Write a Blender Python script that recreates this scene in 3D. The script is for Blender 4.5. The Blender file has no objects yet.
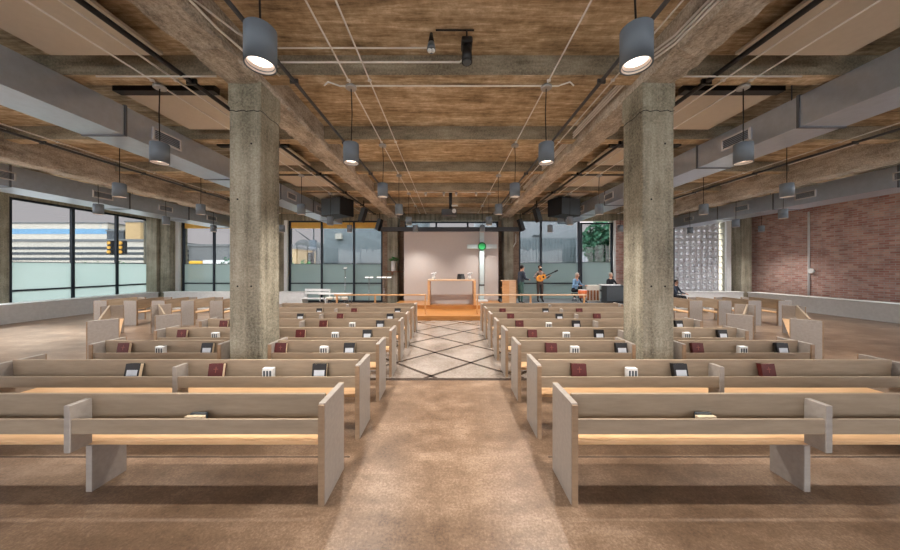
import bpy, bmesh, math, random
from mathutils import Vector, Matrix
random.seed(7)
C = bpy.context.scene.collection
F, VX, VY, CH = 288.0, 449.0, 268.0, 2.0      # focal length in pixels, vanishing point, camera height

def px(x, Y): return (x - VX) * Y / F
def pz(y, Y): return CH - (y - VY) * Y / F
ORD = ['first', 'second', 'third', 'fourth', 'fifth', 'sixth', 'seventh', 'eighth']

# ------------------------------------------------------------------ materials
def lin(c):
    return tuple(((v/255)/12.92 if v/255 <= .04045 else ((v/255+.055)/1.055)**2.4) for v in c) + (1.0,)

class NT:
    def __init__(s, name):
        s.m = bpy.data.materials.new(name); s.m.use_nodes = True
        s.t = s.m.node_tree; s.t.nodes.clear()
        s.out = s.n('ShaderNodeOutputMaterial')
    def n(s, typ, **kw):
        nd = s.t.nodes.new(typ)
        for k, v in kw.items():
            if k in nd.inputs: nd.inputs[k].default_value = v
            else: setattr(nd, k, v)
        return nd
    def l(s, a, ao, b, bi): s.t.links.new(a.outputs[ao], b.inputs[bi])
    def coords(s, scale=(1,1,1), world=True):
        g = s.n('ShaderNodeNewGeometry') if world else s.n('ShaderNodeTexCoord')
        mp = s.n('ShaderNodeMapping'); mp.inputs['Scale'].default_value = scale
        s.l(g, 'Position' if world else 'Object', mp, 'Vector'); return mp
    def noise(s, mp, scale, detail=5, rough=.6):
        t = s.n('ShaderNodeTexNoise', Scale=scale, Detail=detail, Roughness=rough); s.l(mp, 'Vector', t, 'Vector'); return t
    def ramp(s, src, so, stops):
        r = s.n('ShaderNodeValToRGB'); e = r.color_ramp.elements
        while len(e) < len(stops): e.new(.5)
        for k, (p, c) in enumerate(stops): e[k].position = p; e[k].color = c if len(c) == 4 else lin(c)
        s.l(src, so, r, 'Fac'); return r
    def mix(s, a, ao, b, bo, fac=.5, mode='MIX'):
        m = s.n('ShaderNodeMix', data_type='RGBA', blend_type=mode); m.inputs[0].default_value = fac
        s.l(a, ao, m, 6); s.l(b, bo, m, 7); return m
    def bsdf(s, rough=.6, metal=0, spec=.5):
        b = s.n('ShaderNodeBsdfPrincipled', Roughness=rough, Metallic=metal); b.inputs['Specular IOR Level'].default_value = spec
        s.l(b, 'BSDF', s.out, 'Surface'); return b
    def bump(s, b, src, so, strength=.3, dist=.02):
        bp = s.n('ShaderNodeBump', Strength=strength, Distance=dist); s.l(src, so, bp, 'Height'); s.l(bp, 'Normal', b, 'Normal')

def plain(name, col, rough=.6, metal=0, spec=.4, var=.06, emit=None, es=1):
    t = NT(name); b = t.bsdf(rough, metal, spec)
    mp = t.coords(world=False); n = t.noise(mp, 9, 4)
    c = lin(col); k0, k1 = 1-var, 1+var
    r = t.ramp(n, 'Fac', [(.3, tuple(v*k0 for v in c[:3])+(1,)), (.7, tuple(min(1, v*k1) for v in c[:3])+(1,))])
    t.l(r, 'Color', b, 'Base Color')
    if emit: b.inputs['Emission Color'].default_value = lin(emit); b.inputs['Emission Strength'].default_value = es
    return t.m

def concrete(name, dark, mid, light, streak=(1, 1, .12), sscale=9, bump=.5, rough=.85, boards=None):
    t = NT(name); b = t.bsdf(rough, 0, .25)
    m1 = t.coords(); m2 = t.coords(streak)
    n1 = t.noise(m1, 1.3, 8, .65); n2 = t.noise(m2, sscale, 6, .6); n3 = t.noise(m1, 30, 8, .8)
    a = t.mix(n1, 'Fac', n2, 'Fac', .5); a2 = t.mix(a, 2, n3, 'Fac', .45)
    src = a2
    r = t.ramp(src, 2, [(.40, dark), (.5, mid), (.61, light)])
    last, lo = r, 'Color'
    if boards:                                       # board marks left by the formwork
        m3 = t.coords(boards)
        br = t.n('ShaderNodeTexVoronoi', Scale=1.0, voronoi_dimensions='1D' if False else '3D')
        wv = t.n('ShaderNodeTexWave', Scale=1.0, Distortion=.4, wave_type='BANDS'); t.l(m3, 'Vector', wv, 'Vector')
        r2 = t.ramp(wv, 'Fac', [(0.0, (.45,.45,.45,1)), (.09, (1,1,1,1)), (1, (.9,.9,.9,1))])
        mm = t.mix(r, 'Color', r2, 'Color', .8, 'MULTIPLY'); last, lo = mm, 2
    t.l(last, lo, b, 'Base Color'); t.bump(b, src, 2, bump, .02)
    return t.m

def woodm(name, dark, light, grain=(2, 14, 14), rough=.45, spec=.4, coat=0):
    t = NT(name); b = t.bsdf(rough, 0, spec)
    mp = t.coords(grain, world=False); n = t.noise(mp, 1.6, 6, .6)
    r = t.ramp(n, 'Fac', [(.3, dark), (.7, light)]); t.l(r, 'Color', b, 'Base Color')
    return t.m

M = {}
M['column'] = concrete('column_concrete', (96,93,82), (152,147,130), (190,185,168), (1,1,.06), 7, .7)
M['beam'] = concrete('beam_concrete', (116,108,98), (176,166,152), (222,214,202), (1,.25,1), 9, 1.0)
M['beam_grey'] = concrete('joist_concrete', (104,97,84), (152,143,126), (186,177,158), (.2,1,1), 9, .8)
def slab_mat():
    t = NT('board_formed_slab'); b = t.bsdf(.85, 0, .2)
    m1 = t.coords(); m2 = t.coords((.4, 2.6, 1)); m3 = t.coords((.8, 7, 1))
    n1 = t.noise(m1, 1.1, 8, .65); n2 = t.noise(m2, 1.5, 7, .62); n3 = t.noise(m3, 2.4, 6, .7)
    n5 = t.noise(m1, 9, 8, .75); a0 = t.mix(n1, 'Fac', n2, 'Fac', .5); a = t.mix(a0, 2, n5, 'Fac', .3); a2 = t.mix(a, 2, n3, 'Fac', .32)
    r = t.ramp(a2, 2, [(.38, (88,76,62)), (.48, (168,148,120)), (.54, (200,182,154)), (.60, (238,226,208))])
    t.l(r, 'Color', b, 'Base Color'); t.bump(b, a2, 2, .6, .02); return t.m
M['slab'] = slab_mat()
def floor_mat():
    t = NT('stained_concrete_floor'); b = t.bsdf(.33, 0, .5)
    m1 = t.coords(); n1 = t.noise(m1, .55, 8, .6); n2 = t.noise(m1, 4, 9, .7); n3 = t.noise(t.coords((.5,1.6,1)), 1.6, 7, .65)
    a = t.mix(n1, 'Fac', n2, 'Fac', .45); a2 = t.mix(a, 2, n3, 'Fac', .35)
    n4 = t.noise(t.coords((1,1,1)), 45, 5, .8); a3 = t.mix(a2, 2, n4, 'Fac', .33)
    r = t.ramp(a3, 2, [(.41, (82,64,49)), (.5, (120,98,79)), (.59, (162,139,118))])
    t.l(r, 'Color', b, 'Base Color')
    return t.m
M['floor'] = floor_mat()
def terrazzo():
    t = NT('polished_terrazzo'); b = t.bsdf(.16, 0, .55)
    m1 = t.coords(); n1 = t.noise(m1, 1.2, 6, .6); n2 = t.noise(m1, 22, 4, .7); a = t.mix(n1, 'Fac', n2, 'Fac', .4)
    r = t.ramp(a, 2, [(.38, (118,108,99)), (.5, (142,132,123)), (.62, (162,153,145))]); t.l(r, 'Color', b, 'Base Color')
    return t.m
M['tile'] = terrazzo()
M['inlay'] = plain('dark_inlay', (66,56,50), .25)
M['joint'] = plain('floor_joint', (52,40,32), .8)
M['pew'] = woodm('pew_wood', (144,128,109), (164,147,126))
M['pew_panel'] = woodm('pew_end_laminate', (152,145,138), (166,158,150), rough=.32)
M['pew_edge'] = woodm('pew_edge_ply', (140,116,92), (160,134,108))
M['seat'] = woodm('lit_pew_seat_wood', (200,160,116), (220,180,136), rough=.38)  # pew wood with the lamp light painted in, paler and warmer
M['oak'] = woodm('oak', (188,142,96), (212,168,120))
M['deck'] = woodm('platform_oak', (160,106,54), (184,130,74), (1, 9, 9), .3)
M['palewood'] = woodm('pale_wood', (190,160,130), (210,182,152))
M['brownwood'] = woodm('brown_wood', (132,84,54), (158,104,70))
M['duct'] = plain('galvanised_duct', (188,198,212), .28, .7, .5, .06)
M['flange'] = plain('duct_flange', (104,108,116), .5, .4)
M['white'] = plain('white_paint', (226,228,228), .5)
M['vent'] = plain('vent_paint', (205,205,208), .5)
M['dark'] = plain('dark_void', (22,22,24), .8)
M['black'] = plain('black_metal', (24,25,28), .45)
M['cable'] = plain('black_cable', (18,18,18), .6)
M['steel'] = plain('conduit_steel', (226,224,220), .45, .1)
M['steeldark'] = plain('dark_conduit', (78,80,84), .45, .3)
M['shade'] = plain('pendant_grey', (114,126,138), .5, 0, .4, .03)
M['lens'] = plain('pendant_lens', (255,240,226), .4, emit=(255,236,222), es=2.2)
M['reflector'] = plain('pendant_reflector', (214,204,196), .3, .3)
M['box'] = plain('junction_box', (170,172,174), .4, .5)
M['panel'] = plain('acoustic_panel', (204,196,184), .95, 0, .1, .03)
M['frame'] = plain('window_frame', (38,46,56), .45, .2)
M['framegrey'] = plain('grey_mullion', (88,98,108), .45, .2)
M['yellow'] = plain('ochre_strip', (236,186,92), .6)
M['screen'] = plain('screen_wall_paint', (190,184,181), .9, 0, .1, .015)
M['cross'] = plain('cross_paint', (188,208,214), .5)
M['green'] = plain('green_disc', (32,158,84), .5)
M['greendark'] = plain('green_rim', (14,84,46), .5)
M['leaf'] = plain('leaf_green', (52,128,58), .5, var=.3)
M['tree'] = plain('tree_foliage', (62,112,86), .8, var=.4)
M['bark'] = plain('bark', (80,66,52), .9)
M['carpet'] = plain('riser_carpet', (112,118,122), .95, 0, .1)
M['red'] = plain('red_cover', (84,30,28), .5)
M['bookblack'] = plain('black_cover', (26,25,27), .45)
M['page'] = plain('page_block', (222,202,172), .8)
M['label'] = plain('book_label', (198,204,212), .5)
M['emblem'] = plain('book_emblem', (132,70,60), .5)
M['piano'] = plain('piano_grey', (62,70,76), .4)
M['skin'] = plain('skin', (186,140,116), .55)
M['hair'] = plain('dark_hair', (28,24,24), .6)
M['hairlight'] = plain('pale_hair', (186,178,170), .6)
M['navy'] = plain('navy_cloth', (46,56,72), .8)
M['teal'] = plain('teal_cloth', (58,92,90), .8)
M['brownshirt'] = plain('grey_brown_shirt', (112,98,92), .85)
M['trouser'] = plain('dark_trousers', (78,66,62), .85)
M['blue'] = plain('blue_shirt', (112,146,178), .85)
M['blackcloth'] = plain('black_cloth', (26,28,34), .85)
M['whitecloth'] = plain('white_cloth', (220,222,226), .85)
M['shoe'] = plain('dark_shoes', (26,24,24), .5)
M['guitar'] = plain('guitar_top', (224,150,48), .3)
M['orangedrum'] = plain('drum_shell', (190,96,48), .35)
M['chrome'] = plain('chrome', (190,192,196), .2, .9)
M['asphalt'] = concrete('paving', (150,148,144), (172,170,166), (190,188,184), (1,1,1), 9, .2)
M['bldg_pale'] = plain('pale_facade', (206,202,192), .9)
M['bldg_tan'] = plain('tan_facade', (196,170,128), .9)
M['bldg_grey'] = plain('grey_facade', (120,124,126), .9)
M['bldg_dark'] = plain('dark_glazing', (72,80,86), .4)
M['siding'] = plain('grey_render', (158,164,170), .9, 0, .2, .03)
M['metal_siding'] = plain('corrugated_siding', (134,146,152), .7, 0, .3, .03)
M['blue_sign'] = plain('blue_sign', (120,168,204), .6)
M['amber'] = plain('signal_amber', (222,168,70), .4)
M['redlamp'] = plain('signal_red', (196,92,56), .4)
M['truckyellow'] = plain('yellow_paint', (226,178,40), .5)

def brick():
    t = NT('weathered_brick'); b = t.bsdf(.9, 0, .2)
    g = t.n('ShaderNodeNewGeometry'); sx = t.n('ShaderNodeSeparateXYZ'); t.l(g, 'Position', sx, 'Vector')
    ad = t.n('ShaderNodeMath', operation='ADD'); t.l(sx, 'X', ad, 0); t.l(sx, 'Y', ad, 1)
    cb = t.n('ShaderNodeCombineXYZ'); t.l(ad, 'Value', cb, 'X'); t.l(sx, 'Z', cb, 'Y')
    br = t.n('ShaderNodeTexBrick', Scale=1.0); br.inputs['Brick Width'].default_value = .30; br.inputs['Row Height'].default_value = .095
    br.inputs['Mortar Size'].default_value = .012; br.inputs['Color1'].default_value = lin((172,124,114)); br.inputs['Color2'].default_value = lin((204,172,160))
    br.inputs['Mortar'].default_value = lin((186,178,170)); t.l(cb, 'Vector', br, 'Vector')
    n = t.noise(t.coords(), 2.2, 6, .7); r = t.ramp(n, 'Fac', [(.35, (.7,.7,.72,1)), (.6, (1.05,1,1,1))])
    mm = t.mix(br, 'Color', r, 'Color', .8, 'MULTIPLY'); t.l(mm, 2, b, 'Base Color'); t.bump(b, br, 'Fac', -.4, .01)
    return t.m
M['brick'] = brick()
M['pierbrick'] = concrete('brown_brick_pier', (112,92,78), (150,128,110), (178,158,140), (1,1,6), 5, .5)

def glass(name, tint, refl=.07):
    t = NT(name); tr = t.n('ShaderNodeBsdfTransparent'); tr.inputs['Color'].default_value = tint
    gl = t.n('ShaderNodeBsdfGlossy', Roughness=.02); mx = t.n('ShaderNodeMixShader', Fac=refl)
    t.l(tr, 'BSDF', mx, 1); t.l(gl, 'BSDF', mx, 2); t.l(mx, 'Shader', t.out, 'Surface'); return t.m
M['glass'] = glass('tinted_glass', (.50,.51,.51,1), .025)
M['clear'] = glass('clear_glass', (.93,.94,.94,1), .04)
def film():
    t = NT('frosted_film'); tr = t.n('ShaderNodeBsdfTranslucent'); tr.inputs['Color'].default_value = lin((158,172,170))
    df = t.n('ShaderNodeBsdfDiffuse'); df.inputs['Color'].default_value = lin((164,180,177)); mx = t.n('ShaderNodeMixShader', Fac=.5)
    t.l(df, 'BSDF', mx, 1); t.l(tr, 'BSDF', mx, 2)
    tp = t.n('ShaderNodeBsdfTransparent'); m2 = t.n('ShaderNodeMixShader', Fac=.12); t.l(mx, 'Shader', m2, 1); t.l(tp, 'BSDF', m2, 2)
    t.l(m2, 'Shader', t.out, 'Surface'); return t.m
M['film'] = film()

# ------------------------------------------------------------------ mesh helpers
class MB:
    """collects shapes into one mesh; several materials by slot"""
    def __init__(s): s.bm = bmesh.new(); s.mats = []; s.cur = 0
    def mat(s, m):
        m = M[m] if isinstance(m, str) else m
        if m not in s.mats: s.mats.append(m)
        s.cur = s.mats.index(m); return s
    def _mark(s, faces):
        for f in faces: f.material_index = s.cur
    def box(s, x0, x1, y0, y1, z0, z1, bev=0):
        b = bmesh.new(); bmesh.ops.create_cube(b, size=1)
        for v in b.verts:
            v.co = Vector((x0+(v.co.x+.5)*(x1-x0), y0+(v.co.y+.5)*(y1-y0), z0+(v.co.z+.5)*(z1-z0)))
        if bev: bmesh.ops.bevel(b, geom=b.edges[:], offset=bev, segments=2, affect='EDGES', profile=.5)
        return s.join(b)
    def join(s, b, mtx=None):
        mp = {}
        for v in b.verts: mp[v] = s.bm.verts.new(mtx @ v.co if mtx else v.co)
        for f in b.faces:
            try: nf = s.bm.faces.new([mp[v] for v in f.verts]); nf.material_index = s.cur; nf.smooth = f.smooth
            except ValueError: pass
        b.free(); return s
    def cyl(s, p0, p1, r0, r1=None, n=16, smooth=True, caps=True):
        p0, p1 = Vector(p0), Vector(p1); r1 = r0 if r1 is None else r1
        d = p1-p0; q = d.to_track_quat('Z', 'Y').to_matrix()
        b = bmesh.new(); a = []; c = []
        for k in range(n):
            t = 2*math.pi*k/n; o = Vector((math.cos(t), math.sin(t), 0))
            a.append(b.verts.new(p0+q@(o*r0))); c.append(b.verts.new(p1+q@(o*r1)))
        for k in range(n):
            f = b.faces.new((a[k], a[(k+1)%n], c[(k+1)%n], c[k])); f.smooth = smooth
        if caps: b.faces.new(a[::-1]); b.faces.new(c)
        return s.join(b)
    def tube(s, pts, r, n=8):
        pts = [Vector(p) for p in pts]; b = bmesh.new(); rings = []
        for i, p in enumerate(pts):
            d = (pts[min(i+1, len(pts)-1)]-pts[max(i-1, 0)]).normalized()
            up = Vector((0,0,1)) if abs(d.z) < .95 else Vector((1,0,0))
            u = d.cross(up).normalized(); w = u.cross(d)
            rings.append([b.verts.new(p+u*(r*math.cos(2*math.pi*k/n))+w*(r*math.sin(2*math.pi*k/n))) for k in range(n)])
        for i in range(len(rings)-1):
            for k in range(n):
                f = b.faces.new((rings[i][k], rings[i][(k+1)%n], rings[i+1][(k+1)%n], rings[i+1][k])); f.smooth = True
        b.faces.new(rings[0][::-1]); b.faces.new(rings[-1]); return s.join(b)
    def lathe(s, prof, n=24, at=(0,0,0), caps=True):
        b = bmesh.new(); rings = []; at = Vector(at)
        for r, z in prof: rings.append([b.verts.new(at+Vector((r*math.cos(2*math.pi*k/n), r*math.sin(2*math.pi*k/n), z))) for k in range(n)])
        for i in range(len(rings)-1):
            for k in range(n):
                f = b.faces.new((rings[i][k], rings[i][(k+1)%n], rings[i+1][(k+1)%n], rings[i+1][k])); f.smooth = True
        if caps: b.faces.new(rings[0][::-1]); b.faces.new(rings[-1])
        return s.join(b)
    def prism(s, poly, x0, x1):
        """poly in (y,z), extruded along x"""
        b = bmesh.new(); a = [b.verts.new((x0, y, z)) for y, z in poly]; c = [b.verts.new((x1, y, z)) for y, z in poly]; n = len(poly)
        b.faces.new(a); b.faces.new(c[::-1])
        for k in range(n): b.faces.new((a[k], c[k], c[(k+1)%n], a[(k+1)%n]))
        bmesh.ops.recalc_face_normals(b, faces=b.faces[:]); return s.join(b)
    def ball(s, c, r, sc=(1,1,1), sub=2):
        b = bmesh.new(); bmesh.ops.create_icosphere(b, subdivisions=sub, radius=r)
        for v in b.verts: v.co = Vector(c)+Vector((v.co.x*sc[0], v.co.y*sc[1], v.co.z*sc[2]))
        for f in b.faces: f.smooth = True
        return s.join(b)
    def mesh(s, name):
        me = bpy.data.meshes.new(name); s.bm.to_mesh(me); s.bm.free()
        for m in s.mats: me.materials.append(m)
        return me

def link(name, me, parent=None, loc=None):
    if isinstance(me, MB): me = me.mesh(name)
    o = bpy.data.objects.new(name, me); C.objects.link(o)
    if parent: o.parent = parent
    if loc: o.location = loc
    return o
def thing(name, label, cat, loc=(0,0,0), rz=0, group=None):
    o = bpy.data.objects.new(name, None); C.objects.link(o); o.location = loc; o.rotation_euler = (0,0,rz); o.empty_display_size = .1
    return tag(o, label, cat, group)
def tag(o, label, cat, group=None, kind=None):
    o['label'] = label; o['category'] = cat
    if group: o['group'] = group
    if kind: o['kind'] = kind
    return o
def struct(name, me, parent=None, label=None):
    o = link(name, me, parent)
    if not parent: o['kind'] = 'structure'
    if label: o['label'] = label
    return o
def B(m, *a, **k): return MB().mat(m).box(*a, **k)

SIDE = {-1: 'street-window side', 1: 'brick-wall side'}
# ------------------------------------------------------------------ room shell
XL, XR, YB, YN, ZC = -17.2, 17.6, 17.0, -6.5, 5.25
struct('floor', B('floor', XL-.3, XR+.3, YN-.3, YB+.3, -.2, 0), label='brown stained concrete floor of the hall')
struct('trim_1', B('tile', -1.8, 1.8, 5.12, 10.94, 0.0, .004), label='polished pale terrazzo aisle in front of the platform')
inl = MB().mat('inlay'); inl.box(-1.8, 1.8, 5.12, 5.22, .003, .006)
def strip(a, b, w=.036):
    d = (b-a).normalized(); n = Vector((-d.y, d.x))*w
    bm = inl.bm; vs = [bm.verts.new((p.x, p.y, .0058)) for p in (a+n, a-n, b-n, b+n)]; f = bm.faces.new(vs); f.material_index = 0; f.normal_update()
    if f.normal.z < 0: f.normal_flip()
def clipseg(x0, y0, sl):
    # the line through (x0,y0) with slope sl, clipped to the aisle
    pts = []
    lo, hi = -1.8, 1.8
    ya, yb = y0+sl*(lo-x0), y0+sl*(hi-x0)
    a, b = Vector((lo, ya)), Vector((hi, yb))
    def cut(p, q, Y): t = (Y-p.y)/(q.y-p.y); return p+(q-p)*t
    mn, mx = 5.22, 10.94
    if max(a.y, b.y) <= mn or min(a.y, b.y) >= mx: return
    if a.y < mn: a = cut(a, b, mn)
    if b.y < mn: b = cut(b, a, mn)
    if a.y > mx: a = cut(a, b, mx)
    if b.y > mx: b = cut(b, a, mx)
    strip(a, b)
for k in range(-4, 10):
    for sg in (1, -1): clipseg(-.335, 5.32+1.49*k, sg*.745/.79)
struct('trim_2', inl, label='dark diamond inlay strips in the aisle floor')
for k, (a, b) in enumerate(((-6.5, -1.05), (1.05, 6.5))):
    struct('trim_%d' % (3+k), B('joint', a, b, 3.04, 3.055, 0, .003))

# slab, beams, joists, columns
struct('ceiling', B('slab', XL-.3, XR+.3, YN-.3, YB+.3, ZC, ZC+.3), label='brown board-formed concrete ceiling slab')
def rough_beam(x0, x1, z0, z1, y0=YN, y1=YB, seg=.10):
    b = bmesh.new(); n = int((y1-y0)/seg); rings = []
    for i in range(n+1):
        y = y0+(y1-y0)*i/n; j = lambda a: random.uniform(-a, a)
        rings.append([b.verts.new(p) for p in ((x0+j(.004), y, z1), (x0+j(.006), y, z0+.05), (x0+.03+j(.026), y, z0+j(.016)), ((x0+x1)/2, y, z0+j(.016)), (x1-.03+j(.026), y, z0+j(.016)), (x1+j(.006), y, z0+.05), (x1+j(.004), y, z1))])
    for i in range(n):
        for k in range(6): b.faces.new((rings[i][k], rings[i][k+1], rings[i+1][k+1], rings[i+1][k]))
    bmesh.ops.recalc_face_normals(b, faces=b.faces[:]); return MB().mat('beam').join(b)
struct('ceiling_beam', rough_beam(-3.40, -2.86, 4.82, ZC), label='rough concrete main beam on the street-window side')
struct('ceiling_beam', rough_beam(2.93, 3.47, 4.82, ZC), label='rough concrete main beam on the brick-wall side')
struct('ceiling_beam', rough_beam(-10.7, -10.2, 4.54, ZC), label='deep concrete beam near the street windows')
struct('ceiling_beam', rough_beam(10.4, 10.9, 4.54, ZC), label='deep concrete beam near the brick wall')
JY = [-4.4, -2.2, 0, 2.2, 4.4, 6.6, 8.8, 11.0, 13.2, 15.4]
for k, y in enumerate(JY):
    struct('ceiling_joist', MB().mat('beam_grey').box(XL, XR, y, y+.26, 4.955, ZC+.02).mat('slab').box(XL, XR, y+.012, y+.248, 4.95, 4.956), label='concrete ceiling joist')  # underside faced in paler slab colour, painting in the light on it
def column(x0, x1, y0, y1, z1, lab):
    m = MB().mat('column'); m.box(x0, x1, y0, y1, 0, z1, bev=.022)
    m.box(x0-.012, x1+.012, y0-.012, y1+.012, z1-.36, z1+.02, bev=.015)
    if y0 < 10:
        m.mat('dark')
        for (hx, hz) in ((.13, 1.72), (.34, 1.72), (.13, 3.05), (.34, 3.9)): m.cyl((x0+hx, y0+.002, hz), (x0+hx, y0-.003, hz), .014, .014, 10, False)
        pts = [(x0-.002+(x1-x0+.004)*k/9, y0-.002, 4.40+.012*math.sin(k*2.1)) for k in range(10)]
        m.tube(pts, .006, 5)
        xs = x1 if x0 < 0 else x0
        m.tube([(xs+(.002 if x0 < 0 else -.002), y0+(y1-y0)*k/6, 4.40+.01*math.sin(k*1.7)) for k in range(7)], .005, 5)
    struct('concrete_column', m, label=lab)
column(-3.36, -2.88, 4.4, 4.9, 4.82, 'board-marked concrete column standing in the pews on the street-window side')
column(2.96, 3.44, 4.4, 4.9, 4.82, 'board-marked concrete column standing in the pews on the brick-wall side')
column(-3.45, -2.87, 16.1, 16.7, 4.82, 'far concrete column behind the plant')
column(3.05, 3.6, 16.1, 16.7, 4.82, 'far concrete column behind the wooden bookcase')
column(-10.7, -10.2, 16.2, 16.7, 4.54, 'far concrete column between the two street windows')
column(10.4, 10.9, 16.2, 16.7, 4.54, 'far concrete column beside the breeze-block screen')
column(-17.15, -16.55, 16.3, 16.9, ZC, 'corner column by the street windows')
column(-16.5, -15.95, 16.45, 16.95, ZC, 'corner pier by the street windows')
column(16.55, 17.15, 16.3, 16.9, ZC, 'corner column by the brick wall')

# window builder: frame along u axis
wn = [0]
def window(axis, fixed, u0, u1, z0, z1, mull, filmz=None, spandrel=False, rail=1.1, label=None, frame='frame', glassname='glass', inward=1):
    """axis 'x': lies in plane Y=fixed, u = X; axis 'y': plane X=fixed, u = Y"""
    wn[0] += 1
    def bx(mb, a, b, c, d, p, q):
        if axis == 'x': mb.box(a, b, fixed+p, fixed+q, c, d)
        else: mb.box(fixed+p, fixed+q, a, b, c, d)
    fr = MB().mat(frame); w = .05
    bx(fr, u0, u1, z1-.09, z1, -.06, .06); bx(fr, u0, u1, z0, z0+.09, -.06, .06)
    for u in [u0+w, u1-w]+list(mull): bx(fr, u-w, u+w, z0+.09, z1-.09, -.06, .06)
    if rail: bx(fr, u0+2*w, u1-2*w, rail-.035, rail+.035, -.05, .05)
    if filmz: bx(fr, u0+2*w, u1-2*w, filmz-.012, filmz+.012, -.02, .02)
    root = struct('window_%d' % wn[0], fr, label=label)
    gz1 = z1-.09
    if spandrel:
        sp = MB().mat('yellow'); bx(sp, u0+w, u1-w, z1-.44, z1-.09, .0, .04); struct('window_spandrel', sp, root, 'ochre yellow strip along the window top'); gz1 = z1-.44  # added ochre panel, stands in for a yellow soffit outside
    g = MB().mat(glassname); bx(g, u0+w, u1-w, (filmz or z0)+.0, gz1, -.006, .006); struct('glass_pane', g, root)
    if filmz:
        f = MB().mat('film'); bx(f, u0+w, u1-w, z0+.09, filmz, -.006, .006); struct('frosted_film', f, root, 'frosted film over the lower glass')
    return root
def wallbox(name, m, *a, **k): return struct(name, B(m, *a, **k))
# back wall
WT = 4.78
window('x', YB, -15.7, -10.95, 0, WT, [-13.85, -12.0], 2.24, True, label='street window nearest the corner with ochre strip above')
window('x', YB, -9.42, -3.9, 0, WT, [-7.5, -5.6], 2.24, True, label='street window beside the plant with ochre strip above')
window('x', YB, 4.1, 7.7, 0, WT+.05, [5.42], 2.3, False, label='window behind the guitarist')
window('x', YB, 7.74, 9.64, .0, WT-.1, [], 2.35, False, rail=.75, label='black framed window showing a tree')
cl = window('x', YB, -2.6, 2.9, 4.3, 4.74, [-.75, 1.1], None, False, rail=None, label='clerestory strip over the screen wall')
bw = MB().mat('column')
for (a, b) in ((XL, -15.7), (-10.95, -9.42), (9.64, 12.5), (16.2, XR)): bw.box(a, b, YB-.1, YB+.3, 0, WT)
bw.box(XL, XR, YB-.1, YB+.3, WT, ZC); bw.mat('screen').box(-2.6, 2.9, YB-.05, YB+.3, 0, 4.3)
struct('wall_back', bw)
struct('wall_pier', B('pierbrick', -3.9, -2.6, YB-.12, YB+.25, 0, WT), label='brick pier behind the plant')
struct('wall_pier', B('pierbrick', 2.9, 4.1, YB-.12, YB+.25, 0, WT), label='brick pier behind the bookcase')
struct('wall_pier', B('brick', 9.7, 10.2, YB-.2, YB-.1, 0, WT), label='brick pier beside the tree window')
jm = MB().mat('white')
for (a, b) in ((-15.98, -15.72), (-9.62, -9.43), (9.63, 9.72), (16.18, 16.45)): jm.box(a, b, YB-.22, YB-.1, 0, WT)
struct('trim_5', jm, label='white window jamb strips')
# breeze-block screen
bz = MB().mat('vent'); P = .335
x0b, x1b = 12.5, 16.15
nxb = int((x1b-x0b)/P); nzb = int(WT/P)
for i in range(nxb+1):
    bz.box(x0b+i*P-.022, x0b+i*P+.022, YB-.06, YB+.12, 0, WT)
for j in range(nzb+1):
    bz.box(x0b, x1b, YB-.05, YB+.11, j*P-.018, j*P+.018)
for i in range(nxb):
    for j in range(nzb):
        cx, cz = x0b+(i+.5)*P, (j+.5)*P; b = bmesh.new(); n = 12
        vs = []
        for (rr, yy) in ((.150, YB-.07), (.085, YB-.10), (.085, YB+.1), (.150, YB+.08)):
            vs.append([b.verts.new((cx+rr*math.cos(2*math.pi*k/n+.26)*1.0, yy, cz+rr*math.sin(2*math.pi*k/n+.26))) for k in range(n)])
        for q in range(3):
            for k in range(n): b.faces.new((vs[q][k], vs[q][(k+1)%n], vs[q+1][(k+1)%n], vs[q+1][k]))
        bz.join(b)
struct('wall_screen', bz, label='pale breeze-block screen wall')
struct('trim_6', B('frame', 13.1, 13.2, YB-.16, YB-.1, 0, WT), label='dark vertical bar on the breeze-block screen')
# left wall
window('y', XL, 11.2, 16.5, 0, WT, [13.15, 14.9], 2.24, False, label='side street window by the corner column')
window('y', XL, 4.6, 10.5, 0, WT, [6.5, 8.5], None, False, label='second side street window, out of view, added for daylight', glassname='clear')  # added out of view to bring daylight onto the side pews
window('y', XL, -5.8, 3.9, 0, WT, [-3.4, -1, 1.4], None, False, label='third side street window, out of view, added for daylight', glassname='clear')  # likewise an unseen addition for daylight
lw = MB().mat('column')
for (a, b) in ((YN, -5.8), (3.9, 4.6), (10.5, 11.2), (16.5, YB)): lw.box(XL-.3, XL+.1, a, b, 0, WT)
lw.box(XL-.3, XL+.1, YN, YB, WT, ZC); struct('wall_left', lw)
# right wall
struct('wall_right', MB().mat('brick').box(XR, XR+.3, 10.4, YB, 0, ZC).box(XR, XR+.3, YN, 10.4, WT, ZC).box(XR, XR+.3, YN, -5.8, 0, WT), label='weathered red brick side wall')
window('y', XR, -5.8, 10.4, 0, WT, [-3.4, -1, 1.4, 3.8, 6.2, 8.4], None, False, label='long unseen window past the brick wall, added for daylight', glassname='clear')  # unseen glazing added on this side to let daylight in
# wall behind
struct('wall_front', MB().mat('column').box(XL, XR, YN-.3, YN, 0, 1.5).box(XL, XR, YN-.3, YN, WT, ZC).box(XL, XL+1.5, YN-.3, YN, 1.5, WT).box(XR-1.5, XR, YN-.3, YN, 1.5, WT).box(-1.2, 1.2, YN-.3, YN, 1.5, WT))
window('x', YN-.1, XL+1.5, -1.2, 1.5, WT, [-12.5, -9.2, -5.9], None, False, rail=None, label='unseen rear window added for daylight', glassname='clear')  # added behind the camera as a daylight source
window('x', YN-.1, 1.2, XR-1.5, 1.5, WT, [4.9, 8.6, 12.3], None, False, rail=None, label='other unseen rear window added for daylight', glassname='clear')  # its added twin, also there for the daylight
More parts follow.
